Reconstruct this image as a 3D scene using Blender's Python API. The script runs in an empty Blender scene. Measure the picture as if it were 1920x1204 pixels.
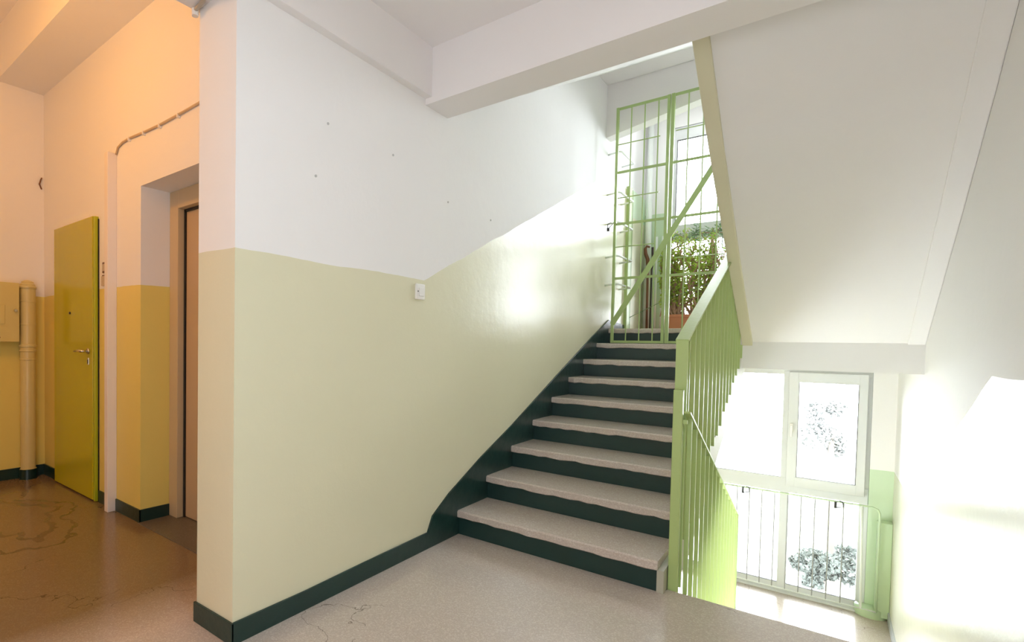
import bpy, bmesh, math, random
from mathutils import Vector, Matrix
random.seed(7)
C = bpy.context.scene.collection
scn = bpy.context.scene
PI = math.pi

# ------------------------------------------------------------------ camera
CX, CH, YAW, PITCH, ROLL = 1.8395, 1.2531, -0.6988, -0.0285, 0.0156
FPX, PX, PY = 979.19, 729.55, 670.14
def cam_axes():
    cy, sy = math.cos(YAW), math.sin(YAW)
    fw = Vector((sy, cy, 0)); rt = Vector((cy, -sy, 0)); up = Vector((0, 0, 1))
    c, s = math.cos(PITCH), math.sin(PITCH)
    fw, up = c*fw + s*up, -s*fw + c*up
    c, s = math.cos(ROLL), math.sin(ROLL)
    rt, up = c*rt + s*up, -s*rt + c*up
    return rt, up, fw
cd = bpy.data.cameras.new('camera'); cam = bpy.data.objects.new('camera', cd); C.objects.link(cam)
rt, up, fw = cam_axes()
m = Matrix((rt, up, -fw)).transposed().to_4x4(); m.translation = Vector((CX, 0, CH))
cam.matrix_world = m
cd.sensor_fit = 'HORIZONTAL'; cd.sensor_width = 36.0
cd.lens = FPX/1920*36
cd.shift_x = (960-PX)/1920; cd.shift_y = (PY-602)/1920
cd.clip_start = 0.03; cd.clip_end = 200
scn.camera = cam

# ------------------------------------------------------------------ sky and light
w = bpy.data.worlds.new('sky'); scn.world = w; w.use_nodes = True
bg = w.node_tree.nodes['Background']
bg.inputs['Color'].default_value = (0.87, 0.94, 1.0, 1)
bg.inputs['Strength'].default_value = 18.5
scn.view_settings.view_transform = 'Standard'
scn.view_settings.look = 'None'
scn.view_settings.exposure = 0.36
scn.view_settings.gamma = 1.0
scn.view_settings.use_curve_mapping = False
scn.cycles.use_denoising = True
scn.cycles.max_bounces = 12
scn.cycles.diffuse_bounces = 8
scn.cycles.glossy_bounces = 4
scn.cycles.transparent_max_bounces = 24
scn.cycles.sample_clamp_indirect = 6.0
scn.cycles.caustics_reflective = False
scn.cycles.caustics_refractive = False

def area(name, loc, target, sx, sy, power, col=(1, 1, 1), portal=False):
    l = bpy.data.lights.new(name, 'AREA'); l.shape = 'RECTANGLE'; l.size = sx; l.size_y = sy
    l.energy = power; l.color = col
    o = bpy.data.objects.new(name, l); C.objects.link(o); o.location = loc
    o.rotation_euler = (Vector(target)-Vector(loc)).to_track_quat('-Z', 'Y').to_euler()
    if portal: l.cycles.is_portal = True
    return o
area('window_portal', (1.22, 7.32, -0.2), (1.22, 0, -0.2), 1.95, 2.45, 1, portal=True)
area('window_portal', (1.22, 7.32, 2.70), (1.22, 0, 2.70), 1.95, 2.5, 1, portal=True)
# unseen fill added behind the photographer to brighten foreground and soffit
area('behind_camera_fill', (1.75, -1.4, 1.10), (1.7, 1.6, 2.4), 1.1, 1.8, 38, (0.84, 0.92, 1.0))
# unseen fill added below the landing ceiling, and warm bulb of the lift lobby
area('landing_fill', (1.75, 0.7, 2.92), (1.7, 0.75, 0), 0.5, 0.5, 11, (0.84, 0.92, 1.0))
area('upper_landing_fill', (0.62, 6.5, 4.18), (0.62, 6.5, 0), 0.4, 0.4, 5, (0.95, 0.97, 1.0))  # added fill, brightens the upper stairwell and soffits by bounce
def point(name, loc, power, col, r=0.08):
    l = bpy.data.lights.new(name, 'POINT'); l.energy = power; l.color = col; l.shadow_soft_size = r
    o = bpy.data.objects.new(name, l); C.objects.link(o); o.location = loc; return o
point('lobby_bulb', (-1.70, 0.20, 3.0), 35, (1.0, 0.44, 0.085), 0.10)

# ------------------------------------------------------------------ helpers
def srgb(r, g, b):
    f = lambda c: (c/255/12.92) if c/255 <= 0.04045 else ((c/255+0.055)/1.055)**2.4
    return (f(r), f(g), f(b), 1)

class MB:
    def __init__(s): s.bm = bmesh.new()
    def box(s, x0, x1, y0, y1, z0, z1):
        v = [s.bm.verts.new(p) for p in ((x0,y0,z0),(x1,y0,z0),(x1,y1,z0),(x0,y1,z0),(x0,y0,z1),(x1,y0,z1),(x1,y1,z1),(x0,y1,z1))]
        for f in ((0,3,2,1),(4,5,6,7),(0,1,5,4),(1,2,6,5),(2,3,7,6),(3,0,4,7)): s.bm.faces.new([v[i] for i in f])
        return s
    def prism(s, pts, axis, a, b):
        """pts: polygon in the two other axes (x: (y,z); y: (x,z); z: (x,y))"""
        mk = {'x': lambda p, c: (c, p[0], p[1]), 'y': lambda p, c: (p[0], c, p[1]), 'z': lambda p, c: (p[0], p[1], c)}[axis]
        A = [s.bm.verts.new(mk(p, a)) for p in pts]; B = [s.bm.verts.new(mk(p, b)) for p in pts]
        n = len(pts)
        s.bm.faces.new(A); s.bm.faces.new(B[::-1])
        for i in range(n): s.bm.faces.new((A[i], B[i], B[(i+1) % n], A[(i+1) % n]))
        return s
    def tube(s, pts, r, seg=8, closed=False, cap=True):
        P = [Vector(p) for p in pts]; rings = []; n = len(P)
        R = r if isinstance(r, (list, tuple)) else [r]*n
        prev = None
        for i, p in enumerate(P):
            if closed: d = (P[(i+1) % n]-P[i-1])
            else: d = (P[min(i+1, n-1)]-P[max(i-1, 0)])
            d.normalize()
            if prev is None:
                u = Vector((0, 0, 1)) if abs(d.z) < 0.9 else Vector((1, 0, 0))
                u = (u - d*u.dot(d)).normalized()
            else:
                u = (prev - d*prev.dot(d)).normalized()
            prev = u; v = d.cross(u)
            rings.append([s.bm.verts.new(p + (u*math.cos(2*PI*k/seg) + v*math.sin(2*PI*k/seg))*R[i]) for k in range(seg)])
        rng = n if closed else n-1
        for i in range(rng):
            a, b = rings[i], rings[(i+1) % n]
            for k in range(seg): s.bm.faces.new((a[k], a[(k+1) % seg], b[(k+1) % seg], b[k]))
        if cap and not closed:
            s.bm.faces.new(rings[0][::-1]); s.bm.faces.new(rings[-1])
        return s
    def bar(s, a, b, w, t):
        """flat bar from a to b: w across in y-z plane direction, t across the rest"""
        a = Vector(a); b = Vector(b); d = (b-a).normalized()
        side = Vector((1, 0, 0)) if abs(d.x) < 0.5 else Vector((0, 1, 0))
        side = (side - d*side.dot(d)).normalized(); up_ = d.cross(side)
        vs = []
        for p in (a, b):
            for (i, j) in ((-1,-1),(1,-1),(1,1),(-1,1)):
                vs.append(s.bm.verts.new(p + side*(i*t/2) + up_*(j*w/2)))
        for f in ((0,1,2,3),(7,6,5,4),(0,4,5,1),(1,5,6,2),(2,6,7,3),(3,7,4,0)): s.bm.faces.new([vs[i] for i in f])
        return s
    def lathe(s, prof, cx, cy, seg=24, a0=0, a1=2*PI):
        full = abs(a1-a0-2*PI) < 1e-6; n = seg if full else seg+1
        rings = [[s.bm.verts.new((cx+r*math.cos(a0+(a1-a0)*k/seg), cy+r*math.sin(a0+(a1-a0)*k/seg), z)) for k in range(n)] for r, z in prof]
        for a, b in zip(rings, rings[1:]):
            for k in range(seg): s.bm.faces.new((a[k], a[(k+1) % n], b[(k+1) % n], b[k]))
        return s
    def build(s, name, mat, parent=None, bevel=0, smooth=False):
        bmesh.ops.recalc_face_normals(s.bm, faces=s.bm.faces[:])
        me = bpy.data.meshes.new(name); s.bm.to_mesh(me); s.bm.free()
        if mat: me.materials.append(mat)
        o = bpy.data.objects.new(name, me); C.objects.link(o)
        if parent is not None: o.parent = parent; o.matrix_parent_inverse = Matrix.Translation(-Vector(parent.location))
        if bevel:
            md = o.modifiers.new('bevel', 'BEVEL'); md.width = bevel; md.segments = 2; md.limit_method = 'ANGLE'
        if smooth:
            for p in me.polygons: p.use_smooth = True
        return o
def box(name, mat, x0, x1, y0, y1, z0, z1, parent=None, bevel=0):
    return MB().box(x0, x1, y0, y1, z0, z1).build(name, mat, parent, bevel)
def thing(name, label, cat, loc=(0, 0, 0), group=None):
    o = bpy.data.objects.new(name, None); C.objects.link(o); o.location = loc; o.empty_display_size = 0.1
    o['label'] = label; o['category'] = cat
    if group: o['group'] = group
    return o
def tag(o, label, cat, group=None, kind=None):
    o['label'] = label; o['category'] = cat
    if group: o['group'] = group
    if kind: o['kind'] = kind
    return o
def struct(o, label=None, cat=None):
    o['kind'] = 'structure'
    if label: o['label'] = label
    if cat: o['category'] = cat
    return o

# ------------------------------------------------------------------ materials
class NT:
    def __init__(s, name):
        s.m = bpy.data.materials.new(name); s.m.use_nodes = True; s.t = s.m.node_tree
        s.b = s.t.nodes['Principled BSDF']; s.out = s.t.nodes['Material Output']
    def n(s, typ, **kw):
        nd = s.t.nodes.new(typ)
        for k, v in kw.items():
            if k.startswith('i_'):
                key = k[2:]; key = int(key) if key.isdigit() else key
                if hasattr(v, 'is_linked') or isinstance(v, bpy.types.NodeSocket): s.t.links.new(v, nd.inputs[key])
                else: nd.inputs[key].default_value = v
            else: setattr(nd, k, v)
        return nd
    def math(s, op, a, b=0.0, clamp=False):
        nd = s.t.nodes.new('ShaderNodeMath'); nd.operation = op; nd.use_clamp = clamp
        for i, v in enumerate((a, b)):
            if isinstance(v, bpy.types.NodeSocket): s.t.links.new(v, nd.inputs[i])
            else: nd.inputs[i].default_value = v
        return nd.outputs[0]
    def mix(s, f, a, b):
        nd = s.t.nodes.new('ShaderNodeMix'); nd.data_type = 'RGBA'
        for i, v in ((0, f), (6, a), (7, b)):
            if isinstance(v, bpy.types.NodeSocket): s.t.links.new(v, nd.inputs[i])
            else: nd.inputs[i].default_value = v
        return nd.outputs[2]
    def pos(s):
        g = s.n('ShaderNodeNewGeometry'); x = s.n('ShaderNodeSeparateXYZ', i_0=g.outputs['Position'])
        return g.outputs['Position'], x.outputs
    def noise(s, vec, scale, detail=2.0, rough=0.5):
        nd = s.n('ShaderNodeTexNoise'); s.t.links.new(vec, nd.inputs['Vector'])
        nd.inputs['Scale'].default_value = scale; nd.inputs['Detail'].default_value = detail
        nd.inputs['Roughness'].default_value = rough
        return nd.outputs['Fac']
    def set(s, **kw):
        for k, v in kw.items():
            k = {'Spec': 'Specular IOR Level', 'Base': 'Base Color', 'Coat': 'Coat Weight', 'CoatR': 'Coat Roughness'}.get(k, k)
            if isinstance(v, bpy.types.NodeSocket): s.t.links.new(v, s.b.inputs[k])
            else: s.b.inputs[k].default_value = v
        return s
    def bump(s, h, strength, dist=0.01):
        nd = s.n('ShaderNodeBump'); s.t.links.new(h, nd.inputs['Height'])
        nd.inputs['Strength'].default_value = strength; nd.inputs['Distance'].default_value = dist
        s.t.links.new(nd.outputs[0], s.b.inputs['Normal']); return s

def simple(name, col, rough=0.5, metal=0.0, bump=0.0, scale=30, vary=0.0, spec=0.5):
    m = NT(name); p, xyz = m.pos()
    if vary:
        f = m.noise(p, scale*0.3, 3)
        c2 = tuple(max(0, c*(1-vary)) for c in col[:3])+(1,)
        m.set(Base=m.mix(f, c2, col))
    else: m.set(Base=col)
    m.set(Roughness=rough, Metallic=metal, Spec=spec)
    if bump: m.bump(m.noise(p, scale, 4), bump, 0.004)
    return m.m

WHITE = (0.84, 0.83, 0.825, 1)
CREAM = (0.72, 0.70, 0.51, 1)
MINT = (0.57, 0.70, 0.51, 1)
def wall_mat(name, lines, low=CREAM, high=WHITE, lo_rough=0.26):
    """lines: list of (base, slope, y0, lo, hi): paint edge height = clamp(base+slope*(y-y0), lo, hi);
    several entries alternate paint/white going up"""
    m = NT(name); p, xyz = m.pos()
    wob = m.math('MULTIPLY', m.math('SUBTRACT', m.noise(p, 2.6, 3), 0.5), 0.030)
    z = m.math('ADD', xyz[2], wob)
    fac = None
    for k, (b, s, y0, lo, hi) in enumerate(lines):
        l = m.math('ADD', m.math('MULTIPLY', m.math('SUBTRACT', xyz[1], y0), s), b)
        l = m.math('MINIMUM', m.math('MAXIMUM', l, lo), hi)
        t = m.math('LESS_THAN', z, l)            # 1 below the line
        if fac is None: fac = t
        else: fac = m.math('ABSOLUTE', m.math('SUBTRACT', fac, t))
    if len(lines) == 3: pass
    blot = m.noise(p, 1.3, 4)
    hi_ = m.mix(blot, tuple(c*0.97 for c in high[:3])+(1,), high)
    lo_ = m.mix(blot, tuple(c*0.95 for c in low[:3])+(1,), low)
    m.set(Base=m.mix(fac, hi_, lo_))
    r = m.math('ADD', m.math('MULTIPLY', fac, lo_rough-0.75), 0.75)
    m.set(Roughness=r, Spec=m.math('ADD', m.math('MULTIPLY', fac, 0.06), 0.25))
    h = m.math('ADD', m.noise(p, 9, 4), m.math('MULTIPLY', m.noise(p, 90, 2), 0.12))
    m.bump(h, 0.35, 0.006)
    return m.m

M_wallA = wall_mat('paint_stair_wall', [(1.637, 0.443, 2.525, 1.625, 3.07)])
M_wallR = wall_mat('paint_outer_wall', [(0.61, -0.43, 4.638, 0.045, 1.15)], low=(0.77, 0.76, 0.66, 1))
M_lobby = wall_mat('paint_lobby_wall', [(1.62, 0, 0, 1.62, 1.62)], low=(0.80, 0.66, 0.19, 1), lo_rough=0.35)
M_winwall = wall_mat('paint_window_wall', [(0.045, 0, 0, 0.045, 0.045), (1.2, 0, 0, 1.2, 1.2), (2.915, 0, 0, 2.915, 2.915)], low=MINT, lo_rough=0.3)
M_white = simple('white_plaster', WHITE, 0.8, bump=0.25, scale=8, vary=0.04, spec=0.25)
M_box = simple('pinkish_white_plaster', (0.82, 0.76, 0.72, 1), 0.7, bump=0.2, scale=10, vary=0.04)
M_ceil = simple('ceiling_plaster', (0.83, 0.805, 0.80, 1), 0.85, bump=0.3, scale=6, vary=0.05, spec=0.2)
M_creamp = simple('cream_gloss_paint', CREAM, 0.35, bump=0.3, scale=12, vary=0.08)
M_strip = simple('cream_stair_edge_paint', (0.69, 0.66, 0.48, 1), 0.5, bump=0.3, scale=12, vary=0.08)
M_green = simple('dark_green_gloss_paint', (0.012, 0.042, 0.036, 1), 0.28, bump=0.5, scale=18, vary=0.35)
M_rail = simple('light_green_enamel', (0.41, 0.53, 0.20, 1), 0.30, bump=0.25, scale=40, vary=0.06)
M_gate = simple('pale_green_enamel', (0.38, 0.50, 0.20, 1), 0.35, bump=0.2, scale=40, vary=0.08)
M_pvc = simple('white_window_plastic', (0.66, 0.68, 0.68, 1), 0.3)
M_gasket = simple('grey_rubber_gasket', (0.12, 0.12, 0.12, 1), 0.6)
M_wmetal = simple('white_enamelled_pipe', (0.78, 0.82, 0.78, 1), 0.3)
M_gbar = simple('backlit_grey_thin_bar', (0.30, 0.31, 0.30, 1), 0.5)  # backlit darkness of the thin bars put into their colour
M_minte = simple('mint_enamel', (0.52, 0.66, 0.44, 1), 0.3, vary=0.05)
M_door = simple('lime_green_gloss_door_paint', (0.52, 0.47, 0.004, 1), 0.13, bump=0.35, scale=3.2, vary=0.12)
M_dooredge = simple('bright_lime_edge_paint', (0.42, 0.45, 0.012, 1), 0.3)
M_brass = simple('satin_nickel_metal', (0.62, 0.58, 0.50, 1), 0.25, metal=1.0)
M_black = simple('black_plastic', (0.01, 0.01, 0.01, 1), 0.4)
M_liftfr = simple('beige_lift_frame_paint', (0.56, 0.44, 0.27, 1), 0.4, vary=0.04)
M_liftdr = simple('brown_beige_lift_door_metal', (0.52, 0.38, 0.23, 1), 0.38, vary=0.05)
M_cab = simple('cream_yellow_cabinet_paint', (0.68, 0.58, 0.24, 1), 0.35, vary=0.05)
M_lpipe = simple('cream_yellow_pipe_paint', (0.68, 0.58, 0.26, 1), 0.35, vary=0.08, bump=0.2, scale=30)
M_brown = simple('brown_plaque_plastic', (0.10, 0.035, 0.01, 1), 0.35)
M_paper = simple('paper_card', (0.65, 0.55, 0.42, 1), 0.6, vary=0.4, scale=400)
M_terra = simple('terracotta', (0.62, 0.24, 0.12, 1), 0.6, bump=0.3, scale=60, vary=0.15)
M_soil = simple('dark_soil', (0.05, 0.03, 0.02, 1), 0.9, bump=0.8, scale=120)
M_bark = simple('brown_woody_stem', (0.50, 0.30, 0.20, 1), 0.8, bump=0.8, scale=150, vary=0.4)
M_leaf = simple('green_leaf', (0.34, 0.55, 0.08, 1), 0.4, vary=0.5, scale=60)
M_leaf2 = simple('yellow_green_leaf', (0.50, 0.68, 0.10, 1), 0.4, vary=0.4, scale=60)
M_aloe = simple('grey_green_leaf', (0.30, 0.42, 0.26, 1), 0.45, vary=0.3, scale=60)
M_wood = simple('brown_worn_wood', (0.20, 0.075, 0.03, 1), 0.5, bump=0.4, scale=80, vary=0.3)
M_dwood = simple('dark_stained_wood', (0.04, 0.025, 0.018, 1), 0.5)
M_plastic = simple('white_switch_plastic', (0.82, 0.80, 0.77, 1), 0.3)
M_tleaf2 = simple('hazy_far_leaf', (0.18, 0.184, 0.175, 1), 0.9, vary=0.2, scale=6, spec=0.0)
M_tleaf = simple('far_tree_leaf', (0.088, 0.098, 0.088, 1), 0.9, vary=0.4, scale=6, spec=0.0)
M_tbark = simple('far_tree_bark', (0.10, 0.09, 0.08, 1), 0.9, spec=0.0)
M_ground = simple('pale_ground', (0.22, 0.22, 0.19, 1), 0.9, vary=0.3, scale=1)

for lm in (M_leaf, M_leaf2, M_aloe):      # leaves let light through
    nt = lm.node_tree; pb = nt.nodes['Principled BSDF']; tl = nt.nodes.new('ShaderNodeBsdfTranslucent'); ms = nt.nodes.new('ShaderNodeMixShader')
    src = pb.inputs['Base Color'].links[0].from_socket
    nt.links.new(src, tl.inputs['Color']); ms.inputs[0].default_value = 0.4
    nt.links.new(pb.outputs[0], ms.inputs[1]); nt.links.new(tl.outputs[0], ms.inputs[2]); nt.links.new(ms.outputs[0], nt.nodes['Material Output'].inputs['Surface'])
# thin window glass
g = NT('window_glass'); g.t.nodes.remove(g.b)
tr = g.n('ShaderNodeBsdfTransparent'); gl = g.n('ShaderNodeBsdfGlossy'); gl.inputs['Roughness'].default_value = 0.0
fr = g.n('ShaderNodeFresnel'); fr.inputs['IOR'].default_value = 1.45
mx = g.n('ShaderNodeMixShader', i_0=fr.outputs[0], i_1=tr.outputs[0], i_2=gl.outputs[0])
g.t.links.new(mx.outputs[0], g.out.inputs['Surface']); M_glass = g.m

def terrazzo(name, base, dark, light, rough, stain=False, edge_wear=False):
    m = NT(name); p, xyz = m.pos()
    v = m.n('ShaderNodeTexVoronoi'); m.t.links.new(p, v.inputs['Vector']); v.inputs['Scale'].default_value = 190
    cr = m.n('ShaderNodeSeparateColor', i_0=v.outputs['Color'])
    f = m.math('POWER', cr.outputs[0], 3.0)
    c = m.mix(m.noise(p, 190, 3, 0.7), dark, base)
    c = m.mix(m.math('MULTIPLY', f, 0.55), c, light)
    big = m.noise(p, 1.6, 5, 0.6)
    c = m.mix(m.math('MULTIPLY', big, 0.35), c, dark)
    # hairline cracks, only in patches
    nz = m.n('ShaderNodeTexNoise'); m.t.links.new(p, nz.inputs['Vector']); nz.inputs['Scale'].default_value = 5; nz.inputs['Detail'].default_value = 4
    mixv = m.n('ShaderNodeVectorMath', operation='MULTIPLY_ADD'); m.t.links.new(nz.outputs['Color'], mixv.inputs[0])
    mixv.inputs[1].default_value = (0.35, 0.35, 0.35); m.t.links.new(p, mixv.inputs[2])
    v2 = m.n('ShaderNodeTexVoronoi', feature='DISTANCE_TO_EDGE'); m.t.links.new(mixv.outputs[0], v2.inputs['Vector']); v2.inputs['Scale'].default_value = 1.7
    cr_ = m.math('LESS_THAN', v2.outputs['Distance'], 0.0035)
    patch = m.math('GREATER_THAN', m.noise(p, 0.9, 2), 0.54)
    crack = m.math('MULTIPLY', m.math('MULTIPLY', cr_, patch), 0.6 if stain else 0.0)
    c = m.mix(crack, c, (0.09, 0.07, 0.055, 1))
    if stain:
        wv = m.n('ShaderNodeTexNoise'); m.t.links.new(p, wv.inputs['Vector']); wv.inputs['Scale'].default_value = 3.0; wv.inputs['Detail'].default_value = 3
        dx = m.math('SUBTRACT', xyz[0], -2.45); dy = m.math('SUBTRACT', xyz[1], 1.05)
        d = m.math('SQRT', m.math('ADD', m.math('MULTIPLY', m.math('MULTIPLY', dx, dx), 0.55), m.math('MULTIPLY', m.math('MULTIPLY', dy, dy), 2.0)))
        d = m.math('ADD', d, m.math('MULTIPLY', m.math('SUBTRACT', wv.outputs['Fac'], 0.5), 0.9))
        ring = m.math('MULTIPLY', m.math('LESS_THAN', d, 0.36), m.math('GREATER_THAN', d, 0.29))
        ring2 = m.math('MULTIPLY', m.math('LESS_THAN', d, 0.52), m.math('GREATER_THAN', d, 0.48))
        c = m.mix(m.math('MULTIPLY', m.math('ADD', ring, ring2, True), m.math('MULTIPLY', m.noise(p, 5, 3), 0.75)), c, (0.05, 0.04, 0.03, 1))
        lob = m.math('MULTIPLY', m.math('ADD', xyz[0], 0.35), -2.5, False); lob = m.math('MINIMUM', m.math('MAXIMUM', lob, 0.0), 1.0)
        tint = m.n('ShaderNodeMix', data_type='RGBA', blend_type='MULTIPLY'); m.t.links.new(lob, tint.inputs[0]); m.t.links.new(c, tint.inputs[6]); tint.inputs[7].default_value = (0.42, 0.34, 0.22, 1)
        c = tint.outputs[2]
    m.set(Base=c, Roughness=m.math('ADD', m.math('MULTIPLY', big, 0.12), rough-0.06), Spec=0.7)
    m.bump(m.noise(p, 60, 3), 0.12, 0.002)
    return m.m
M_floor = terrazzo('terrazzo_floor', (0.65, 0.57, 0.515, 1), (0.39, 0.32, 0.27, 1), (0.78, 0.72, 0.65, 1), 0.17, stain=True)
M_tread = terrazzo('terrazzo_tread', (0.65, 0.57, 0.515, 1), (0.39, 0.32, 0.27, 1), (0.78, 0.72, 0.65, 1), 0.20)
M_thresh = terrazzo('dark_stone_threshold', (0.16, 0.14, 0.115, 1), (0.09, 0.08, 0.065, 1), (0.25, 0.22, 0.19, 1), 0.4)

# ------------------------------------------------------------------ the shell
R, T, Y1, NS, W = 0.16, 0.3712, 2.9157, 0.0234, 1.2087
XR, YW = 2.38, 7.20
YT = Y1 + 8*T                    # 5.885 top riser face
ZL, ZU = -1.44, 1.44
# floors
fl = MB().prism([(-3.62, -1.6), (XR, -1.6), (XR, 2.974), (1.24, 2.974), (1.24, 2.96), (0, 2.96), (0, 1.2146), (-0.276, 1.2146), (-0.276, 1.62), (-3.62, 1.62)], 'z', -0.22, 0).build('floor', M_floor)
struct(fl, 'speckled grey brown terrazzo floor of the landing and lift lobby')
f2 = box('floor', M_floor, 0, XR, 5.93, YW+0.12, ZL-0.18, ZL); struct(f2, 'terrazzo half landing below the stair by the window')
f3 = MB().box(0, 1.24, YT+0.02, YW, 1.28, ZU-0.001).build('floor', M_floor); struct(f3, 'raised half landing behind the green gate')
f4 = box('floor', M_white, 1.24, XR, 5.4, YW, 1.28, ZU-0.001); struct(f4)
th = box('trim_1', M_thresh, -1.71, -0.6, 1.60, 1.95, -0.1, 0.004); struct(th, 'dark stone threshold in front of the lift')
# wall A (stair wall) with its thickness
wa = MB().prism([(1.2146, -0.2), (YW+0.15, -3.2), (YW+0.15, 4.9), (1.2146, 4.9)], 'x', -0.276, 0.0).build('wall_left', M_wallA)
struct(wa, 'long white wall with cream dado that climbs beside the stair')
# outer wall right
wr = box('wall_right', M_wallR, XR, XR+0.2, -1.6, YW+0.3, -3.2, 4.9); struct(wr, 'outer wall right of the stairs, glossy below')
# wall behind the camera, front of the storey below
wb = box('wall_back', M_white, -3.8, XR+0.2, -1.8, -1.6, -0.3, 4.0); struct(wb)
wc = box('wall_below', M_white, 0, XR, 2.70, 2.95, -3.2, -0.22); struct(wc)
wd = box('wall_above', M_white, 0.0, XR, 2.50, 2.716, 3.2, 4.9); struct(wd)
fb = box('floor_below', M_floor, -0.2, XR+0.1, 2.7, YW+0.2, -3.3, -3.1); struct(fb)
# window wall: pieces around the two window openings (x 0.25..2.20)
WX0, WX1 = 0.25, 2.20
def wbox(x0, x1, z0, z1):
    return (x0, x1, YW, YW+0.28, z0, z1)
ww = MB()
for b in (wbox(0, WX0, -3.2, 4.9), wbox(WX1, XR, -3.2, 4.9), wbox(WX0, WX1, -3.2, ZL), wbox(WX0, WX1, 1.06, 1.44), wbox(WX0, WX1, 3.94, 4.9)): ww.box(*b)
ww = ww.build('wall_far', M_winwall); struct(ww, 'far wall with the windows, painted mint green at the bottom')
top = box('ceiling', M_ceil, -0.3, XR+0.2, 5.4, YW+0.3, 4.22, 4.95); struct(top)
top2 = box('ceiling', M_ceil, -0.3, XR+0.2, 2.4, 5.5, 4.85, 5.0); struct(top2)
cl = box('ceiling', M_ceil, 0.0, XR, -1.7, 2.6, 2.955, 3.2); struct(cl, 'pinkish white plaster ceiling above the landing')
cl2 = box('ceiling', M_ceil, -3.8, 0.06, -1.8, 1.9, 3.85, 4.0); struct(cl2, 'ceiling of the lift lobby lit orange')
# beams
b1 = MB().prism([(2.484, 2.64), (2.716, 2.64), (2.716, 3.25), (2.484, 3.25)], 'x', 0.0, XR).build('ceiling_beam', M_ceil)
tag(b1, 'wide cross beam under the ceiling, between landing and stair', 'beam', kind='structure')
b2 = box('ceiling_beam', M_ceil, -0.30, 0.045, -1.6, 2.49, 2.675, 3.9)
tag(b2, 'shallow beam running above the long white wall', 'beam', kind='structure')
b3 = box('ceiling_beam', M_lobby, -3.62, -0.30, 1.275, 1.62, 3.42, 3.9)
tag(b3, 'orange lit beam above the green door and lift', 'beam', kind='structure')
b4 = box('ceiling_beam', M_white, 1.27, XR, 5.41, 5.65, 1.08, 1.42)
tag(b4, 'landing edge beam above the lower window', 'beam', kind='structure')
b5 = box('ceiling_beam', M_ceil, 0, XR, 5.40, 5.65, 3.96, 4.30)
tag(b5, 'beam high above the green gate', 'beam', kind='structure')
b6 = MB().prism([(0.0, 3.42), (1.30, 3.665), (1.30, 4.25), (0.0, 4.25)], 'y', 5.655, 5.80).build('ceiling_beam', M_ceil)
tag(b6, 'grey lintel with slanting lower edge seen through top of gate', 'beam', kind='structure')
# soffit of the flight above the rising stair
so = MB().prism([(2.70, 2.66), (5.42, 3.97), (5.42, 4.2), (2.70, 2.9)], 'x', 0.0, 1.24).build('ceiling_stair_soffit', M_white); struct(so)

# lobby walls (door wall y=1.62 with lift recess), left wall
lw = MB()
lw.box(-3.8, -1.715, 1.62, 2.1, -0.2, 3.9)                       # left of recess
lw.box(-1.715, -0.276, 1.62, 2.1, 2.275, 3.9)                    # above recess
lw.box(-1.715, -0.276, 1.98, 2.1, -0.2, 2.3)                     # back of shaft
lw.box(-0.55, -0.276, 1.62, 2.1, -0.2, 2.3)
lw = lw.build('wall_lobby', M_lobby); struct(lw, 'lobby wall holding green door and lift, lit orange')
ll = box('wall_lobby_left', M_lobby, -3.82, -3.62, -1.6, 1.7, -0.2, 3.9); struct(ll, 'lobby wall with the meter cabinet and pipe')
bx = box('trim_2', M_box, -2.142, -2.086, 1.555, 1.62, 0, 2.57, bevel=0.004); struct(bx, 'narrow pinkish white boxed duct between door and lift')

# ------------------------------------------------------------------ baseboards (dark green, 1 cm proud)
def skirt(name, pts, axis, a, b, label=None):
    o = MB().prism(pts, axis, a, b).build(name, M_green, bevel=0.002); struct(o, label); return o
sk = [(1.2046, 0.0), (Y1, 0.0)]
for k in range(9):
    y = Y1 + k*T; sk.append((y-0.0, k*R)); sk.append((y, (k+1)*R))
sk = [(1.2046, -0.001), (3.35, -0.001), (5.95, 1.12), (5.95, 1.44), (6.42, 1.44), (6.42, 1.50), (5.95, 1.53), (5.872, 1.534), (5.385, 1.351), (4.64, 1.047), (3.667, 0.643), (3.193, 0.463), (2.798, 0.292), (2.62, 0.19), (2.571, 0.101), (2.0, 0.096), (1.6, 0.089), (1.2046, 0.093)]
skirt('baseboard_left', sk, 'x', 0.0, 0.011, 'dark green painted skirting that steps up beside the stair')
skirt('baseboard_pillar', [(-0.287, 0), (0.011, 0), (0.011, 0.093), (-0.287, 0.088)], 'y', 1.2036, 1.2146, 'dark green skirting round the end of the wall')
skirt('baseboard_lift_left', [(-2.09, 0), (-1.705, 0), (-1.705, 0.088), (-2.09, 0.088)], 'y', 1.609, 1.62)
skirt('baseboard_lift_return', [(1.609, 0), (1.83, 0), (1.83, 0.085), (1.609, 0.088)], 'x', -1.715, -1.705)
skirt('baseboard_door', [(-2.385, 0), (-2.142, 0), (-2.142, 0.09), (-2.385, 0.09)], 'y', 1.609, 1.62)
skirt('baseboard_corner', [(-3.62, 0), (-3.29, 0), (-3.29, 0.095), (-3.62, 0.095)], 'y', 1.609, 1.62)
skirt('baseboard_lobby_left', [(-1.6, 0), (1.62, 0), (1.62, 0.095), (-1.6, 0.09)], 'x', -3.62, -3.609)
M_pale = simple('pale_grey_skirting_paint', (0.45, 0.48, 0.50, 1), 0.4)
o = MB().box(XR-0.012, XR, 5.93, YW-0.1, ZL, ZL+0.10).build('baseboard_right', M_pale); struct(o)

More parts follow.
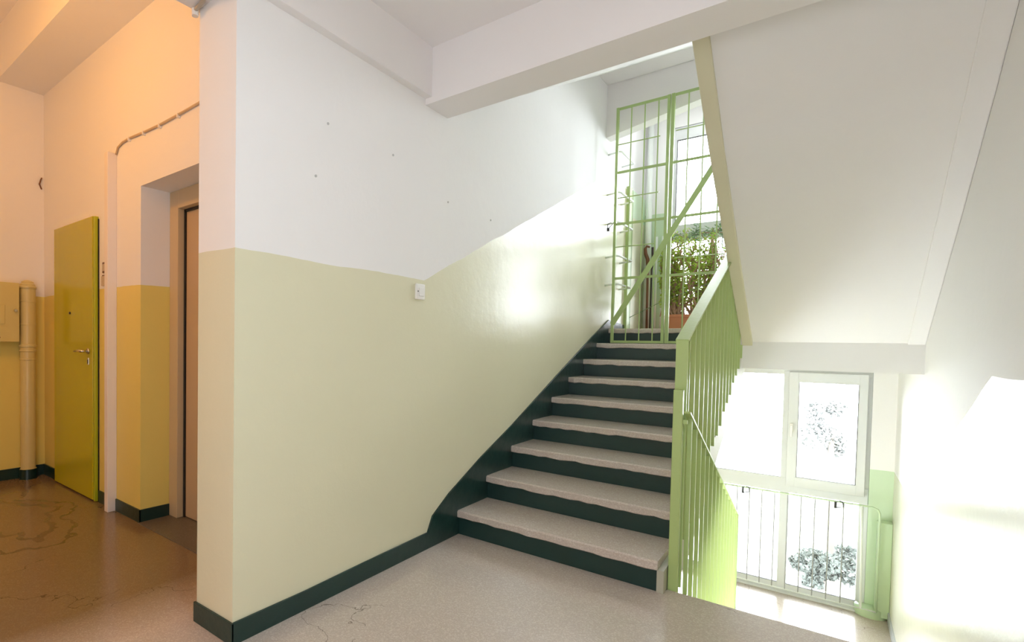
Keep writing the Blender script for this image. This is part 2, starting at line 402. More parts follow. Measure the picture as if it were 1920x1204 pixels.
# ------------------------------------------------------------------ stair flights
def worn_tread(x0, x1, yf, yb, z1, seed, name='tread', parent=None):
    """terrazzo slab with slightly chipped nosing"""
    rnd = random.Random(seed); th_ = 0.048
    bm = bmesh.new(); n = 22; rows = []
    for i in range(n+1):
        x = x0 + (x1-x0)*i/n
        e = rnd.uniform(-0.002, 0.003); dz = rnd.uniform(-0.0025, 0.0015); lowz = rnd.uniform(-0.006, 0.003)
        rows.append([bm.verts.new(p) for p in ((x, yb, z1), (x, yf+0.012, z1+dz*0.3), (x, yf+0.002+e, z1-0.008+dz), (x, yf+0.002+e*1.5, z1-th_+0.006+lowz), (x, yf+0.010+abs(e), z1-th_+lowz), (x, yb, z1-th_))])
    for a, b in zip(rows, rows[1:]):
        for k in range(6): bm.faces.new((a[k], a[(k+1) % 6], b[(k+1) % 6], b[k]))
    bm.faces.new(rows[0]); bm.faces.new(rows[-1][::-1])
    mb = MB(); mb.bm.free(); mb.bm = bm
    return mb.build(name, M_tread, parent)

st = thing('staircase', 'flight climbing to the gate, dark green risers and grey terrazzo treads', 'staircase', (0.6, Y1, 0))
prof = [(Y1+0.02, -0.1), (Y1+0.02, 0)]
for k in range(9):
    y = Y1 + k*T + 0.012
    prof += [(y, k*R), (y, (k+1)*R-0.045)]
prof += [(YT+0.05, 1.395), (YT+0.05, 0.96), (3.45, -0.10)]
MB().prism(prof, 'x', 0.012, W-0.004).build('flight_body', M_creamp, st)
for k in range(9):
    y = Y1 + k*T
    MB().box(0.012, W-0.006, y, y+0.014, k*R+0.0005, (k+1)*R-0.045).build('riser', M_green, st)
    x1 = W
    if k < 8: worn_tread(0.0115, x1, y-NS, y+T+0.012, (k+1)*R, 10+k, parent=st)
    else: worn_tread(0.0115, 1.24, y-NS, y+0.22, ZU, 10+k, parent=st)
# outer stringer face, cream
sp = [(Y1-0.012, 0.0), (Y1-0.012, R-0.05)]
for k in range(9):
    y = Y1 + k*T - 0.012
    if k: sp += [(y, k*R+0.0), (y, (k+1)*R-0.03)]
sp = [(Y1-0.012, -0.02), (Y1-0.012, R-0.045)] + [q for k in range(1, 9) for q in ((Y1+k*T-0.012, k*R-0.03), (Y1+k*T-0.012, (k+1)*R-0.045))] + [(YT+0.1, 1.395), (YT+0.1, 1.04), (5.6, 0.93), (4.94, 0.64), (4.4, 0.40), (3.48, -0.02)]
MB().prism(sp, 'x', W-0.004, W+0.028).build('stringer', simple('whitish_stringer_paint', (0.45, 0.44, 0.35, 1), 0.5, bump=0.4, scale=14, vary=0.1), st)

# flight going down on the right
sd = thing('staircase', 'flight going down to the lower window, hidden below the floor edge', 'staircase', (1.8, 2.97, 0))
prof = [(2.974, -0.05)]
for k in range(1, 9):
    y = 2.974 + k*T - 0.02
    prof += [(y, -(k-1)*R-0.05), (y, -k*R-0.05)] if k > 1 else [(y, -0.21)]
prof = [(2.976, -R-0.045)]
for k in range(1, 9):
    prof += [(2.976+k*0.3695-0.02, -k*R-0.045), (2.976+k*0.3695-0.02, -(k+1)*R-0.045 if k < 8 else ZL)]
prof += [(5.93, ZL-0.18), (5.6, ZL-0.18), (2.976, -0.55)]
MB().prism(prof, 'x', 1.33, XR-0.004).build('flight_body', M_creamp, sd)
for k in range(1, 9):
    worn_tread(1.33, XR-0.004, 2.976+(k)*0.3695-0.025 - 0.3695 + 0.3695, 2.976+(k-1)*0.3695, -k*R, 50+k, parent=sd)

# return flight overhead (right)
su = thing('staircase', 'return flight overhead whose smooth pale underside fills the upper right', 'staircase', (1.8, 4.2, 1.3))
curve = [(2.70, 2.965), (3.0, 2.78), (3.57, 2.386), (4.16, 2.017), (4.8, 1.635), (5.41, 1.272)]
def off(c, d): return [(y, z+d) for y, z in c]
body = off(curve, 0.028) + off(curve, 0.30)[::-1]
MB().prism(body, 'x', 1.335, 2.30).build('soffit_slab', M_white, su)
MB().prism(off(curve, 0.0) + off(curve, 0.42)[::-1], 'x', 1.27, 1.345).build('stringer', M_strip, su, bevel=0.006)
MB().prism(off(curve, 0.018) + off(curve, 0.40)[::-1], 'x', 2.285, XR-0.0004).build('stringer', M_white, su, bevel=0.006)
for k in range(8):
    yy = 5.40 - k*0.335; zz = 1.62 + k*0.205
    MB().box(1.345, 2.285, yy-0.36, yy, zz-0.05, zz).build('tread', M_tread, su)

# ------------------------------------------------------------------ windows
def window(name, z0, mirror, label):
    """two-light window with an opening sash, sill at z0; z0+... measured on the lower one (z0=-1.44)"""
    mxx = (lambda x: WX0 + WX1 - x) if mirror else (lambda x: x)
    root = bpy.data.objects.new(name, None); C.objects.link(root); root.location = (1.225, YW, z0)
    struct(root, label)
    def b(mb, x0, x1, y0, y1, a, c):
        xa, xb = sorted((mxx(x0), mxx(x1))); mb.box(xa, xb, y0, y1, z0+a, z0+c)
    ya, yb = YW+0.02, YW+0.09
    f = MB()
    b(f, WX0, WX0+0.07, ya, yb, 0.0, 2.50); b(f, 2.13, WX1, ya, yb, 0.0, 2.50)
    b(f, WX0+0.002, WX1-0.002, ya-0.002, yb+0.002, 0.002, 0.09); b(f, WX0+0.002, WX1-0.002, ya-0.002, yb+0.002, 2.41, 2.498)
    b(f, 1.475, 1.555, ya-0.004, yb+0.004, 0.05, 2.45)
    b(f, WX0+0.004, WX1-0.004, ya-0.006, yb+0.006, 1.11, 1.27)
    f.build('window_frame', M_pvc, root, bevel=0.004)
    # opening sash upper right
    s_ = MB(); y2 = YW-0.03
    b(s_, 1.525, 1.616, y2, y2+0.05, 1.19, 2.44); b(s_, 2.09, 2.165, y2, y2+0.05, 1.19, 2.44)
    b(s_, 1.60, 2.10, y2-0.002, y2+0.048, 1.192, 1.30); b(s_, 1.60, 2.10, y2-0.002, y2+0.048, 2.33, 2.438)
    s_.build('sash', M_pvc, root, bevel=0.004)
    gk = MB()
    for (a0, a1, c0, c1) in ((1.612, 2.094, 1.294, 1.300), (1.612, 2.094, 2.330, 2.336), (1.610, 1.616, 1.30, 2.33), (2.090, 2.096, 1.30, 2.33)): b(gk, a0, a1, y2-0.001, y2+0.03, c0, c1)
    for (a0, a1, c0, c1) in ((0.32, 1.475, 1.264, 1.272), (0.32, 1.475, 0.088, 0.094), (1.555, 2.13, 0.088, 0.094)): b(gk, a0, a1, ya-0.001, ya+0.03, c0, c1)
    gk.build('gasket', M_gasket, root)
    for (a0, a1, c0, c1) in ((0.32, 1.475, 1.27, 2.41), (0.32, 1.475, 0.09, 1.11), (1.555, 2.13, 0.09, 1.11)):
        p_ = MB(); b(p_, a0, a1, YW+0.052, YW+0.056, c0, c1); p_.build('pane', M_glass, root)
    p_ = MB(); b(p_, 1.61, 2.095, YW-0.004, YW, 1.295, 2.335); p_.build('pane', M_glass, root)
    h = MB(); b(h, 1.545, 1.572, y2-0.012, y2, 1.80, 1.88); b(h, 1.551, 1.566, y2-0.045, y2-0.012, 1.84, 1.86); b(h, 1.549, 1.568, y2-0.055, y2-0.040, 1.74, 1.865)
    h.build('handle', M_plastic, root, bevel=0.003)
    s2 = MB(); b(s2, WX0-0.0, WX1, YW-0.05, YW+0.03, -0.0, 0.022); s2.build('window_sill', M_pvc, root, bevel=0.004)
    return root
window('window_1', ZL, False, 'bright white window seen low behind the railing')
window('window_2', ZU, True, 'bright white window behind the green gate and plants')

# guard rails in front of the windows
def guard(z0, label):
    t = thing('window_guard_rail', label, 'railing', (1.2, 7.05, z0))
    y = 7.05; zt, zb = z0+1.13, z0+0.09
    arc = [(2.165+0.06+0.055*math.cos(a), y, zt-0.055+0.055*math.sin(a)) for a in [PI/2, PI/4, 0]]
    pts = [(0.30, y, zt)] + [(2.225, y, zt)] + arc[1:] + [(2.28, y, zb)]
    MB().tube(pts, 0.009).build('frame_pipe', M_minte if z0 < 0 else M_wmetal, t, smooth=True)
    MB().tube([(2.28, y, zb), (2.165, y, zb), (2.148, y, zt)], 0.010).build('frame_pipe', M_wmetal, t, smooth=True)
    MB().tube([(0.30, y, zt), (0.30, y, zb), (2.165, y, zb)], 0.007).build('frame_pipe', M_wmetal, t, smooth=True)
    for k in range(15):
        x = 0.42 + k*0.1135
        MB().tube([(x, y, zb), (x, y, zt)], 0.005, seg=6).build('bar', M_gbar, t)
    for x in (0.30, 2.28):
        MB().tube([(x, y, zt-0.2), (x, YW, zt-0.2)], 0.007, seg=6).build('wall_bracket', M_wmetal, t)
        MB().tube([(x, y, zb+0.1), (x, YW, zb+0.1)], 0.007, seg=6).build('wall_bracket', M_wmetal, t)
guard(ZL, 'thin pale guard railing across the lower window')
guard(ZU, 'thin pale guard railing at the upper window behind the plants')
# hooks left on the lower guard rail
def hook(x, flip, label):
    t = thing('pot_hook', label, 'hook', (x, 7.05, -0.31))
    s = -1 if flip else 1
    MB().box(x-0.010, x+0.010, 7.030, 7.042, -0.375, -0.31).build('plate', M_black, t)
    MB().tube([(x+s*0.03, 7.036, -0.295), (x+s*0.055, 7.03, -0.30), (x+s*0.06, 7.03, -0.35), (x, 7.03, -0.368)], 0.005, seg=6).build('arm', M_black, t, smooth=True)
hook(1.153, False, 'left of the two small dark hooks on the lower guard rail')
hook(1.945, False, 'right of the two small dark hooks on the lower guard rail')
# mint riser box and rounded plinth in the corner of the lower landing
t = thing('corner_duct', 'mint green boxed duct with rounded foot in the lower landing corner', 'duct', (2.3, 7.15, ZL))
box('duct_box', M_minte, 2.27, XR-0.001, 7.09, YW-0.001, ZL+0.03, -0.46, t, 0.004)
MB().lathe([(0.13, ZL), (0.13, ZL+0.085), (0.115, ZL+0.10), (0.0, ZL+0.10)], 2.25, YW-0.001, 16, PI, 2*PI).build('rounded_foot', M_minte, t, smooth=True)

# ------------------------------------------------------------------ railings
def nose(y): return R + (y-(Y1-NS))*(R/T)
t = thing('stair_railing', 'light green railing rising along the open side of the stair', 'railing', (1.26, 3.03, 0))
zr = lambda y: 1.283 + (y-3.03)*0.412
XC = 1.261
MB().bar((XC, 3.045, 0.0), (XC, 3.045, zr(3.04)+0.002), 0.010, 0.056).build('newel', M_rail, t, bevel=0.002)
MB().bar((XC, 3.04, zr(3.04)), (XC, 5.80, zr(5.80)), 0.010, 0.062).build('handrail', M_rail, t, bevel=0.002)
MB().bar((XC, 3.055, zr(3.055)-0.018), (XC, 5.80, zr(5.80)-0.018), 0.016, 0.022).build('flat_under_rail', M_rail, t)
y = 3.19; k = 0
while y < 5.72:
    zb = nose(y)-0.08 - (k % 3)*0.012
    MB().box(XC-0.012, XC+0.012, y-0.004, y+0.004, zb, zr(y)-0.02).build('baluster', M_rail, t)
    MB().box(W+0.026, XC-0.009, y-0.008, y+0.008, zb+0.02, zb+0.036).build('fixing_stub', M_rail, t)
    y += 0.148; k += 1
MB().box(XC-0.018, XC+0.018, 5.76, 5.80, 1.441, zr(5.78)).build('newel', M_rail, t, bevel=0.003)
# down railing
t = thing('stair_railing', 'light green railing leading down to the lower window', 'railing', (1.30, 2.96, 0))
zd = lambda y: 0.95 - (y-2.93)*0.4906
MB().box(1.240, 1.284, 2.978, 3.012, -0.20, 1.035).build('newel', M_rail, t, bevel=0.004)
MB().bar((1.305, 2.985, zd(2.985)), (1.305, 5.106, zd(5.106)), 0.010, 0.030).build('handrail', M_rail, t)
MB().bar((1.285, 2.995, zd(2.985)-0.05), (1.305, 2.995, zd(2.985)-0.05), 0.02, 0.01).build('fixing_stub', M_rail, t)
y = 3.06
while y < 5.05:
    MB().box(1.295, 1.315, y-0.004, y+0.004, -0.16-(y-2.976)*0.431-0.02, zd(y)-0.004).build('baluster', M_rail, t)
    y += 0.142
MB().box(1.291, 1.319, 5.09, 5.12, -1.06, zd(5.1)+0.004).build('newel', M_rail, t)
MB().bar((1.305, 2.99, -0.18), (1.305, 5.106, -0.18-2.12*0.431), 0.02, 0.012).build('bottom_rail', M_rail, t)

# ------------------------------------------------------------------ gate on the eighth tread
GY = 5.56
t = thing('security_gate', 'tall light green barred metal gate closing the stair top', 'gate', (0.65, GY, 1.29))
GB, GT = 1.285, 3.655
def gb(name, x0, x1, z0, z1, d=0.025):
    MB().box(x0, x1, GY-d/2, GY+d/2, z0, z1).build(name, M_gate, t)
gb('post', 0.130, 0.155, GB, GT); gb('post', 0.596, 0.622, GB, GT); gb('post', 0.630, 0.660, GB, GT, 0.03); gb('post', 1.175, 1.20, GB, GT)
for z in (GB, 1.926, 2.474, 2.994, GT-0.025):
    gb('rail', 0.155, 0.596, z, z+0.024, 0.012); gb('rail', 0.660, 1.175, z, z+0.024, 0.012)
for x in (0.272, 0.396, 0.518, 0.775, 0.90, 1.03):
    MB().tube([(x, GY, GB), (x, GY, GT)], 0.006, seg=6).build('bar', M_gate, t)
for (xa, xb, z) in ((0.155, 0.54, 3.283), (0.16, 0.54, 2.747), (0.13, 0.52, 2.255), (0.675, 1.10, 3.30), (0.70, 1.10, 2.10)):
    MB().tube([(xa, GY-0.008, z), (xb, GY-0.008, z)], 0.0055, seg=6).build('cross_bar', M_gate, t)
MB().bar((0.145, GY-0.015, 1.475), (1.17, GY-0.015, 3.20), 0.050, 0.008).build('diagonal_brace', M_gate, t)
t = thing('padlock', 'small dark padlock with chain hanging at the gate post', 'padlock', (0.10, GY-0.03, 2.45))
MB().box(0.075, 0.100, GY-0.045, GY-0.03, 2.42, 2.455).build('lock_body', M_black, t, bevel=0.003)
MB().tube([(0.08, GY-0.037, 2.455), (0.082, GY-0.037, 2.49), (0.11, GY-0.037, 2.505), (0.128, GY-0.03, 2.49), (0.097, GY-0.037, 2.455)], 0.004, seg=6).build('shackle', M_black, t)

# wall ladder rungs beyond the gate
t = thing('wall_ladder', 'row of five pale bent steel rungs on the wall beyond the gate', 'ladder', (0.0, 5.98, 1.9))
for z in (3.28, 2.86, 2.55, 2.20, 1.905):
    MB().tube([(-0.01, 5.74, z-0.012), (0.115, 5.74, z), (0.13, 5.76, z), (0.13, 6.20, z), (0.115, 6.22, z), (-0.01, 6.22, z-0.012)], 0.010, seg=8).build('rung', M_wmetal, t, smooth=True)

# upper landing: door in the stair wall, pipes
d3 = bpy.data.objects.new('door_3', None); C.objects.link(d3); d3.location = (0, 6.8, ZU); struct(d3, 'pale cream door with green jamb in the stair wall behind the gate')
box('jamb', M_rail, 0.0, 0.035, 6.42, 6.52, ZU, 3.10, d3); box('jamb', simple('olive_green_paint', (0.20, 0.30, 0.06, 1), 0.3), 0.0, 0.02, 6.52, 6.62, ZU, 3.08, d3)
box('leaf', M_creamp, 0.0, 0.015, 6.62, 7.16, ZU, 2.78, d3)
box('top_panel', simple('pale_mint_paint', (0.62, 0.76, 0.55, 1), 0.4), 0.0, 0.015, 6.62, 7.16, 2.78, 3.10, d3)
o = MB().tube([(0.075, 7.10, ZU), (0.075, 7.10, 4.1)], 0.036, seg=14).build('heating_pipe', M_wmetal, smooth=True)
tag(o, 'thick white vertical pipe in the corner behind the gate', 'pipe')
for i, x in enumerate((0.165, 0.235)):
    o = MB().tube([(x, 7.14, ZU), (x, 7.14, 2.62)], 0.013, seg=10).build('heating_pipe', M_wmetal, smooth=True)
    tag(o, ('left' if i == 0 else 'right') + ' of the two thin white pipes beside the upper window', 'pipe')
o = MB().tube([(0.0, 6.6, 1.585), (0.40, 6.6, 1.79), (0.9, 6.62, 1.98), (2.37, 6.6, 2.2)], 0.004, seg=6).build('clothesline', simple('grey_green_wire', (0.2, 0.28, 0.15, 1), 0.5))
tag(o, 'thin slack wire strung across behind the gate', 'wire')
# old walking sticks leaning in the corner
o = thing('walking_stick', 'brown wooden stick with hooked top leaning behind the gate', 'stick', (0.12, 7.0, ZU))
MB().tube([(0.115, 6.98, ZU), (0.105, 7.0, 2.24)], 0.014, seg=8).build('shaft', M_wood, o, smooth=True)
MB().tube([(0.105, 7.0, 2.22), (0.10, 7.0, 2.33), (0.075, 7.0, 2.40), (0.07, 7.0, 2.46), (0.09, 7.0, 2.49), (0.12, 7.0, 2.475)], [0.018, 0.022, 0.02, 0.018, 0.015, 0.012], seg=8).build('hooked_top', M_wood, o, smooth=True)
o = MB().tube([(0.15, 6.99, ZU), (0.15, 7.0, 2.2), (0.165, 7.0, 2.3), (0.155, 7.0, 2.47)], [0.008, 0.010, 0.018, 0.016], seg=8).build('walking_stick', M_dwood, smooth=True)
tag(o, 'dark stick standing right behind the brown hooked stick', 'stick')

# ------------------------------------------------------------------ plants
def leaf_quad(bm, p, d, size, rnd, wide=0.45):
    d = d.normalized(); s = d.cross(Vector((rnd.uniform(-1, 1), rnd.uniform(-1, 1), rnd.uniform(-1, 1)))).normalized()
    n = d.cross(s)*0.12*size
    a = bm.verts.new(p); b = bm.verts.new(p + d*size*0.5 + s*size*wide*0.5 + n); c = bm.verts.new(p + d*size); e = bm.verts.new(p + d*size*0.5 - s*size*wide*0.5 + n)
    bm.faces.new((a, b, c)); bm.faces.new((a, c, e))
def shrub(t, base, n_stem, height, spread, seed, leafmat, leaf=0.035, nleaf=14, stem_r=0.011, lift=0.0, branch=True, xlim=None):
    rnd = random.Random(seed); tw = bmesh.new(); lf = bmesh.new(); twm = MB(); twm.bm = tw
    for i in range(n_stem):
        p = Vector(base) + Vector((rnd.uniform(-1, 1)*spread[0]*0.6, rnd.uniform(-1, 1)*0.03, 0))
        d = Vector((rnd.uniform(-0.35, 0.35), rnd.uniform(-0.15, 0.15), 1)).normalized()
        pts = [p.copy()]; L = height*rnd.uniform(0.6, 1.0); steps = 9
        for s in range(steps):
            d = (d + Vector((rnd.uniform(-0.4, 0.4), rnd.uniform(-0.25, 0.25), rnd.uniform(-0.15, 0.3)))).normalized()
            p = p + d*L/steps
            if xlim: p.x = min(max(p.x, xlim[0]), xlim[1])
            p.y = min(p.y, 7.0); pts.append(p.copy())
        rad = [stem_r*(1-0.75*k/steps) for k in range(steps+1)]
        m_ = MB(); m_.bm.free(); m_.bm = bmesh.new(); m_.tube(pts, rad, seg=6); m_.build('stem', M_bark, t, smooth=True)
        for k in range(2, steps+1):
            if branch:
                for _ in range(3):
                    q = pts[k].copy(); bd = Vector((rnd.uniform(-1, 1), rnd.uniform(-0.6, 0.6), rnd.uniform(-0.2, 0.9))).normalized()
                    bl = rnd.uniform(0.06, 0.17); bp_ = [q]
                    for s in range(3):
                        bd = (bd + Vector((rnd.uniform(-0.5, 0.5), rnd.uniform(-0.4, 0.4), rnd.uniform(-0.5, 0.5)))).normalized()
                        bp_.append(bp_[-1] + bd*bl/3)
                    if xlim:
                        for b_ in bp_: b_.x = min(max(b_.x, xlim[0]), xlim[1])
                    for b_ in bp_: b_.y = min(b_.y, 7.02)
                    twm.tube(bp_, [0.0045, 0.004, 0.003, 0.002], seg=4)
                    for b_ in bp_[1:]:
                        for _ in range(max(1, nleaf//7)):
                            leaf_quad(lf, b_ , Vector((rnd.uniform(-1, 1), rnd.uniform(-1, 1), rnd.uniform(-0.6, 1))), leaf*rnd.uniform(0.6, 1.2), rnd)
            for _ in range(nleaf//5):
                leaf_quad(lf, pts[k], Vector((rnd.uniform(-1, 1), rnd.uniform(-1, 1), rnd.uniform(-0.4, 1))), leaf*rnd.uniform(0.7, 1.3), rnd)
    if branch:
        o = twm.build('twigs', M_bark, t); o['kind'] = 'stuff'
    m_ = MB(); m_.bm.free(); m_.bm = lf; o = m_.build('foliage', leafmat, t); o['kind'] = 'stuff'
def trough(t, x0, x1, y0, y1, z0, z1):
    a = 0.025
    mb = MB(); bm = mb.bm
    def ring(x0, x1, y0, y1, z): return [bm.verts.new(p) for p in ((x0, y0, z), (x1, y0, z), (x1, y1, z), (x0, y1, z))]
    rs = [ring(x0+a, x1-a, y0+a, y1-a, z0), ring(x0+0.004, x1-0.004, y0+0.004, y1-0.004, z1-0.03), ring(x0-0.008, x1+0.008, y0-0.008, y1+0.008, z1-0.028), ring(x0-0.008, x1+0.008, y0-0.008, y1+0.008, z1), ring(x0+0.008, x1-0.008, y0+0.008, y1-0.008, z1), ring(x0+0.02, x1-0.02, y0+0.02, y1-0.02, z1-0.06)]
    bm.faces.new(rs[0]); 
    for a_, b_ in zip(rs, rs[1:]):
        for k in range(4): bm.faces.new((a_[k], a_[(k+1) % 4], b_[(k+1) % 4], b_[k]))
    mb.build('planter', M_terra, t)
    box('soil', M_soil, x0+0.018, x1-0.018, y0+0.018, y1-0.018, z1-0.08, z1-0.025, t)
t = thing('potted_shrub', 'woody shrub with tiny green leaves in long terracotta trough behind the gate', 'potted plant', (0.60, 6.86, ZU))
trough(t, 0.33, 0.80, 6.78, 6.96, 1.44, 1.63)
shrub(t, (0.54, 6.88, 1.60), 34, 1.0, (0.36, 0.05), 3, M_leaf2, leaf=0.045, nleaf=14, xlim=(0.31, 0.80), stem_r=0.017)
t = thing('potted_shrub', 'taller leafy shrub in a terracotta trough hidden behind the handrail', 'potted plant', (1.05, 6.86, ZU))
trough(t, 0.84, 1.30, 6.78, 6.96, 1.44, 1.63)
shrub(t, (1.02, 6.88, 1.60), 18, 0.98, (0.28, 0.05), 8, M_leaf, leaf=0.04, nleaf=12, xlim=(0.84, 1.25), stem_r=0.013)
# grey-green feathery shoot that rises above the rail
t = thing('potted_succulent', 'tall thin grey green shoot rising above the shrub against the window', 'potted plant', (0.62, 6.92, ZU))
MB().lathe([(0.0, 1.445), (0.05, 1.445), (0.065, 1.55), (0.07, 1.56), (0.06, 1.56), (0.0, 1.54)], 0.66, 7.0, 16).build('planter', M_terra, t, smooth=True)
pts = [(0.66, 7.0, 1.54), (0.68, 7.0, 2.1), (0.60, 7.0, 2.55), (0.645, 7.0, 2.80)]
MB().tube(pts, [0.008, 0.007, 0.005, 0.003], seg=6).build('stem', M_aloe, t, smooth=True)
rnd = random.Random(5); lf = bmesh.new()
for k in range(34):
    f_ = k/33; p = Vector(pts[2]).lerp(Vector(pts[3]), f_)
    leaf_quad(lf, p, Vector((rnd.choice((-1, 1)), rnd.uniform(-0.6, 0.6), rnd.uniform(0.1, 0.9))), 0.06*(1.1-0.5*f_), rnd, 0.25)
m_ = MB(); m_.bm.free(); m_.bm = lf; o = m_.build('foliage', M_aloe, t); o['kind'] = 'stuff'
# creeping greenery along the guard rail top
lf = bmesh.new()
for k in range(420):
    x = rnd.uniform(0.36, 1.25); p = Vector((x, 7.0+rnd.uniform(-0.05, 0.03), 2.56+rnd.gauss(0, 0.035)+0.03*math.sin(x*9)))
    leaf_quad(lf, p, Vector((rnd.uniform(-1, 1), rnd.uniform(-0.6, 0.6), rnd.uniform(-0.5, 0.9))), rnd.uniform(0.03, 0.06), rnd)
t = thing('climbing_plant', 'grey green creeper lying along the guard rail of the upper window', 'plant', (0.8, 7.0, 2.5))
m_ = MB(); m_.bm.free(); m_.bm = lf; o = m_.build('foliage', M_aloe, t); o['kind'] = 'stuff'
MB().tube([(0.36, 7.02, 2.55), (0.7, 6.99, 2.58), (1.0, 7.02, 2.55), (1.25, 7.0, 2.58)], 0.005, seg=6).build('stem', M_bark, t)
MB().tube([(0.26, 7.0, 1.62), (0.30, 6.98, 1.80), (0.26, 7.0, 1.98), (0.31, 7.0, 2.2), (0.28, 7.0, 2.38), (0.37, 7.02, 2.55)], 0.006, seg=6).build('stem', M_bark, t)

# ------------------------------------------------------------------ lift, green door, lobby fittings
d2 = bpy.data.objects.new('door_2', None); C.objects.link(d2); d2.location = (-1.1, 1.85, 0); struct(d2, 'beige metal lift door in its recess')
fr_ = MB().box(-1.713, -1.60, 1.82, 1.90, 0.005, 2.274).box(-0.60, -0.551, 1.82, 1.90, 0.005, 2.274).box(-1.60, -0.60, 1.82, 1.90, 2.15, 2.274).build('door_frame', M_liftfr, d2, bevel=0.003)
MB().box(-1.60, -1.583, 1.865, 1.95, 0.005, 2.15).box(-1.60, -0.60, 1.865, 1.95, 2.135, 2.15).build('shadow_gap', M_black, d2)
box('lift_door_panel', M_liftdr, -1.583, -1.09, 1.875, 1.93, 0.010, 2.134, d2, 0.002)
box('lift_door_panel', M_liftdr, -1.085, -0.60, 1.875, 1.93, 0.010, 2.134, d2, 0.002)

d1 = bpy.data.objects.new('door_1', None); C.objects.link(d1); d1.location = (-2.83, 1.6, 0); struct(d1, 'glossy lime green apartment door in the lobby')
box('door_leaf', M_door, -3.255, -2.435, 1.585, 1.619, 0.012, 2.172, d1, 0.004)
box('door_edge', M_dooredge, -2.434, -2.405, 1.590, 1.619, 0.004, 2.168, d1, 0.003)
box('door_gap', M_black, -2.404, -2.396, 1.612, 1.6195, 0.0, 2.15, d1)
h = MB(); h.lathe([(0.0, 0), (0.022, 0), (0.022, 0.01), (0.0, 0.01)], 0, 0, 20)
bmesh.ops.rotate(h.bm, verts=h.bm.verts[:], cent=(0, 0, 0), matrix=Matrix.Rotation(PI/2, 3, 'X')); bmesh.ops.translate(h.bm, verts=h.bm.verts[:], vec=(-2.505, 1.585, 1.150))
h.tube([(-2.505, 1.58, 1.150), (-2.505, 1.535, 1.150), (-2.515, 1.53, 1.150), (-2.58, 1.53, 1.152), (-2.655, 1.535, 1.146)], [0.010, 0.010, 0.011, 0.010, 0.006], seg=10)
h.build('door_handle', M_brass, d1, smooth=True)
box('lock_plate', M_brass, -2.523, -2.493, 1.578, 1.585, 1.045, 1.10, d1, 0.003)
box('keyhole', M_black, -2.512, -2.504, 1.576, 1.579, 1.055, 1.085, d1)
h = MB().lathe([(0.0, 0), (0.011, 0), (0.009, 0.008), (0.0, 0.008)], 0, 0, 14)
bmesh.ops.rotate(h.bm, verts=h.bm.verts[:], cent=(0, 0, 0), matrix=Matrix.Rotation(PI/2, 3, 'X')); bmesh.ops.translate(h.bm, verts=h.bm.verts[:], vec=(-2.885, 1.585, 1.452))
h.build('peephole', M_black, d1)

t = thing('name_plate', 'small brown framed name plate right of the green door', 'sign', (-2.28, 1.62, 1.76))
box('frame', M_brown, -2.315, -2.245, 1.608, 1.62, 1.735, 1.815, t, 0.002); box('card', M_paper, -2.305, -2.262, 1.606, 1.609, 1.75, 1.80, t)
t = thing('doorbell', 'beige doorbell card holder just under the brown name plate', 'doorbell', (-2.27, 1.62, 1.68))
box('holder', M_brown, -2.325, -2.215, 1.610, 1.62, 1.640, 1.722, t, 0.002); box('card', M_paper, -2.322, -2.232, 1.604, 1.611, 1.640, 1.712, t)

# cable over the lift
pts = [(-2.081, 1.612, 2.559), (-2.055, 1.612, 2.602), (-1.977, 1.612, 2.621), (-1.868, 1.612, 2.625), (-1.655, 1.612, 2.613), (-1.437, 1.612, 2.606), (-1.204, 1.612, 2.608), (-0.979, 1.612, 2.612), (-0.4, 1.612, 2.66)]
o = thing('cable', 'drooping cable clipped to the orange wall above the lift', 'cable', (-1.4, 1.61, 2.65))
MB().tube(pts, 0.008, seg=8).build('cable_run', simple('cream_cable', (0.55, 0.42, 0.28, 1), 0.5), o, smooth=True)
for x, z in [(pts[k][0], pts[k][2]) for k in (3, 4, 5, 6)]:
    MB().box(x-0.006, x+0.006, 1.60, 1.62, z-0.02, z+0.006).build('clip', M_plastic, o)
# conduit at the top of the wall end
o = thing('conduit', 'grey cable conduit with clip at the top of the wall end', 'cable', (-0.28, 1.19, 2.66))
MB().tube([(-0.292, 1.205, 2.645), (-0.285, 1.195, 2.662), (-0.195, 1.185, 2.664), (-0.05, 1.12, 2.664), (0.15, 1.0, 2.80)], 0.009, seg=8).build('pipe', simple('grey_conduit', (0.40, 0.36, 0.30, 1), 0.4), o, smooth=True)
MB().lathe([(0.0, 2.640), (0.014, 2.640), (0.016, 2.668), (0.0, 2.672)], -0.283, 1.197, 12).build('clip', M_plastic, o)

# meter cabinet and big pipe on the left wall
t = thing('meter_cabinet', 'cream yellow metal meter cabinet on the lobby wall beside the pipe', 'cabinet', (-3.6, 1.1, 1.2))
box('body', M_cab, -3.619, -3.50, 0.80, 1.385, 1.215, 1.705, t, 0.003)
box('door', M_cab, -3.499, -3.488, 0.79, 1.395, 1.208, 1.712, t, 0.004)
box('raised_window', M_cab, -3.488, -3.480, 1.245, 1.290, 1.36, 1.52, t, 0.002)
MB().tube([(-3.488, 1.365, 1.475), (-3.465, 1.365, 1.475)], 0.012, seg=12).build('lock', M_brass, t)
MB().tube([(-3.488, 1.25, 1.245), (-3.483, 1.25, 1.245)], 0.008, seg=10).build('red_mark', simple('dark_red_plastic', (0.15, 0.005, 0.005, 1), 0.4), t)
t = thing('waste_pipe', 'thick cream yellow vertical pipe with domed cap beside the cabinet', 'pipe', (-3.555, 1.47, 0))
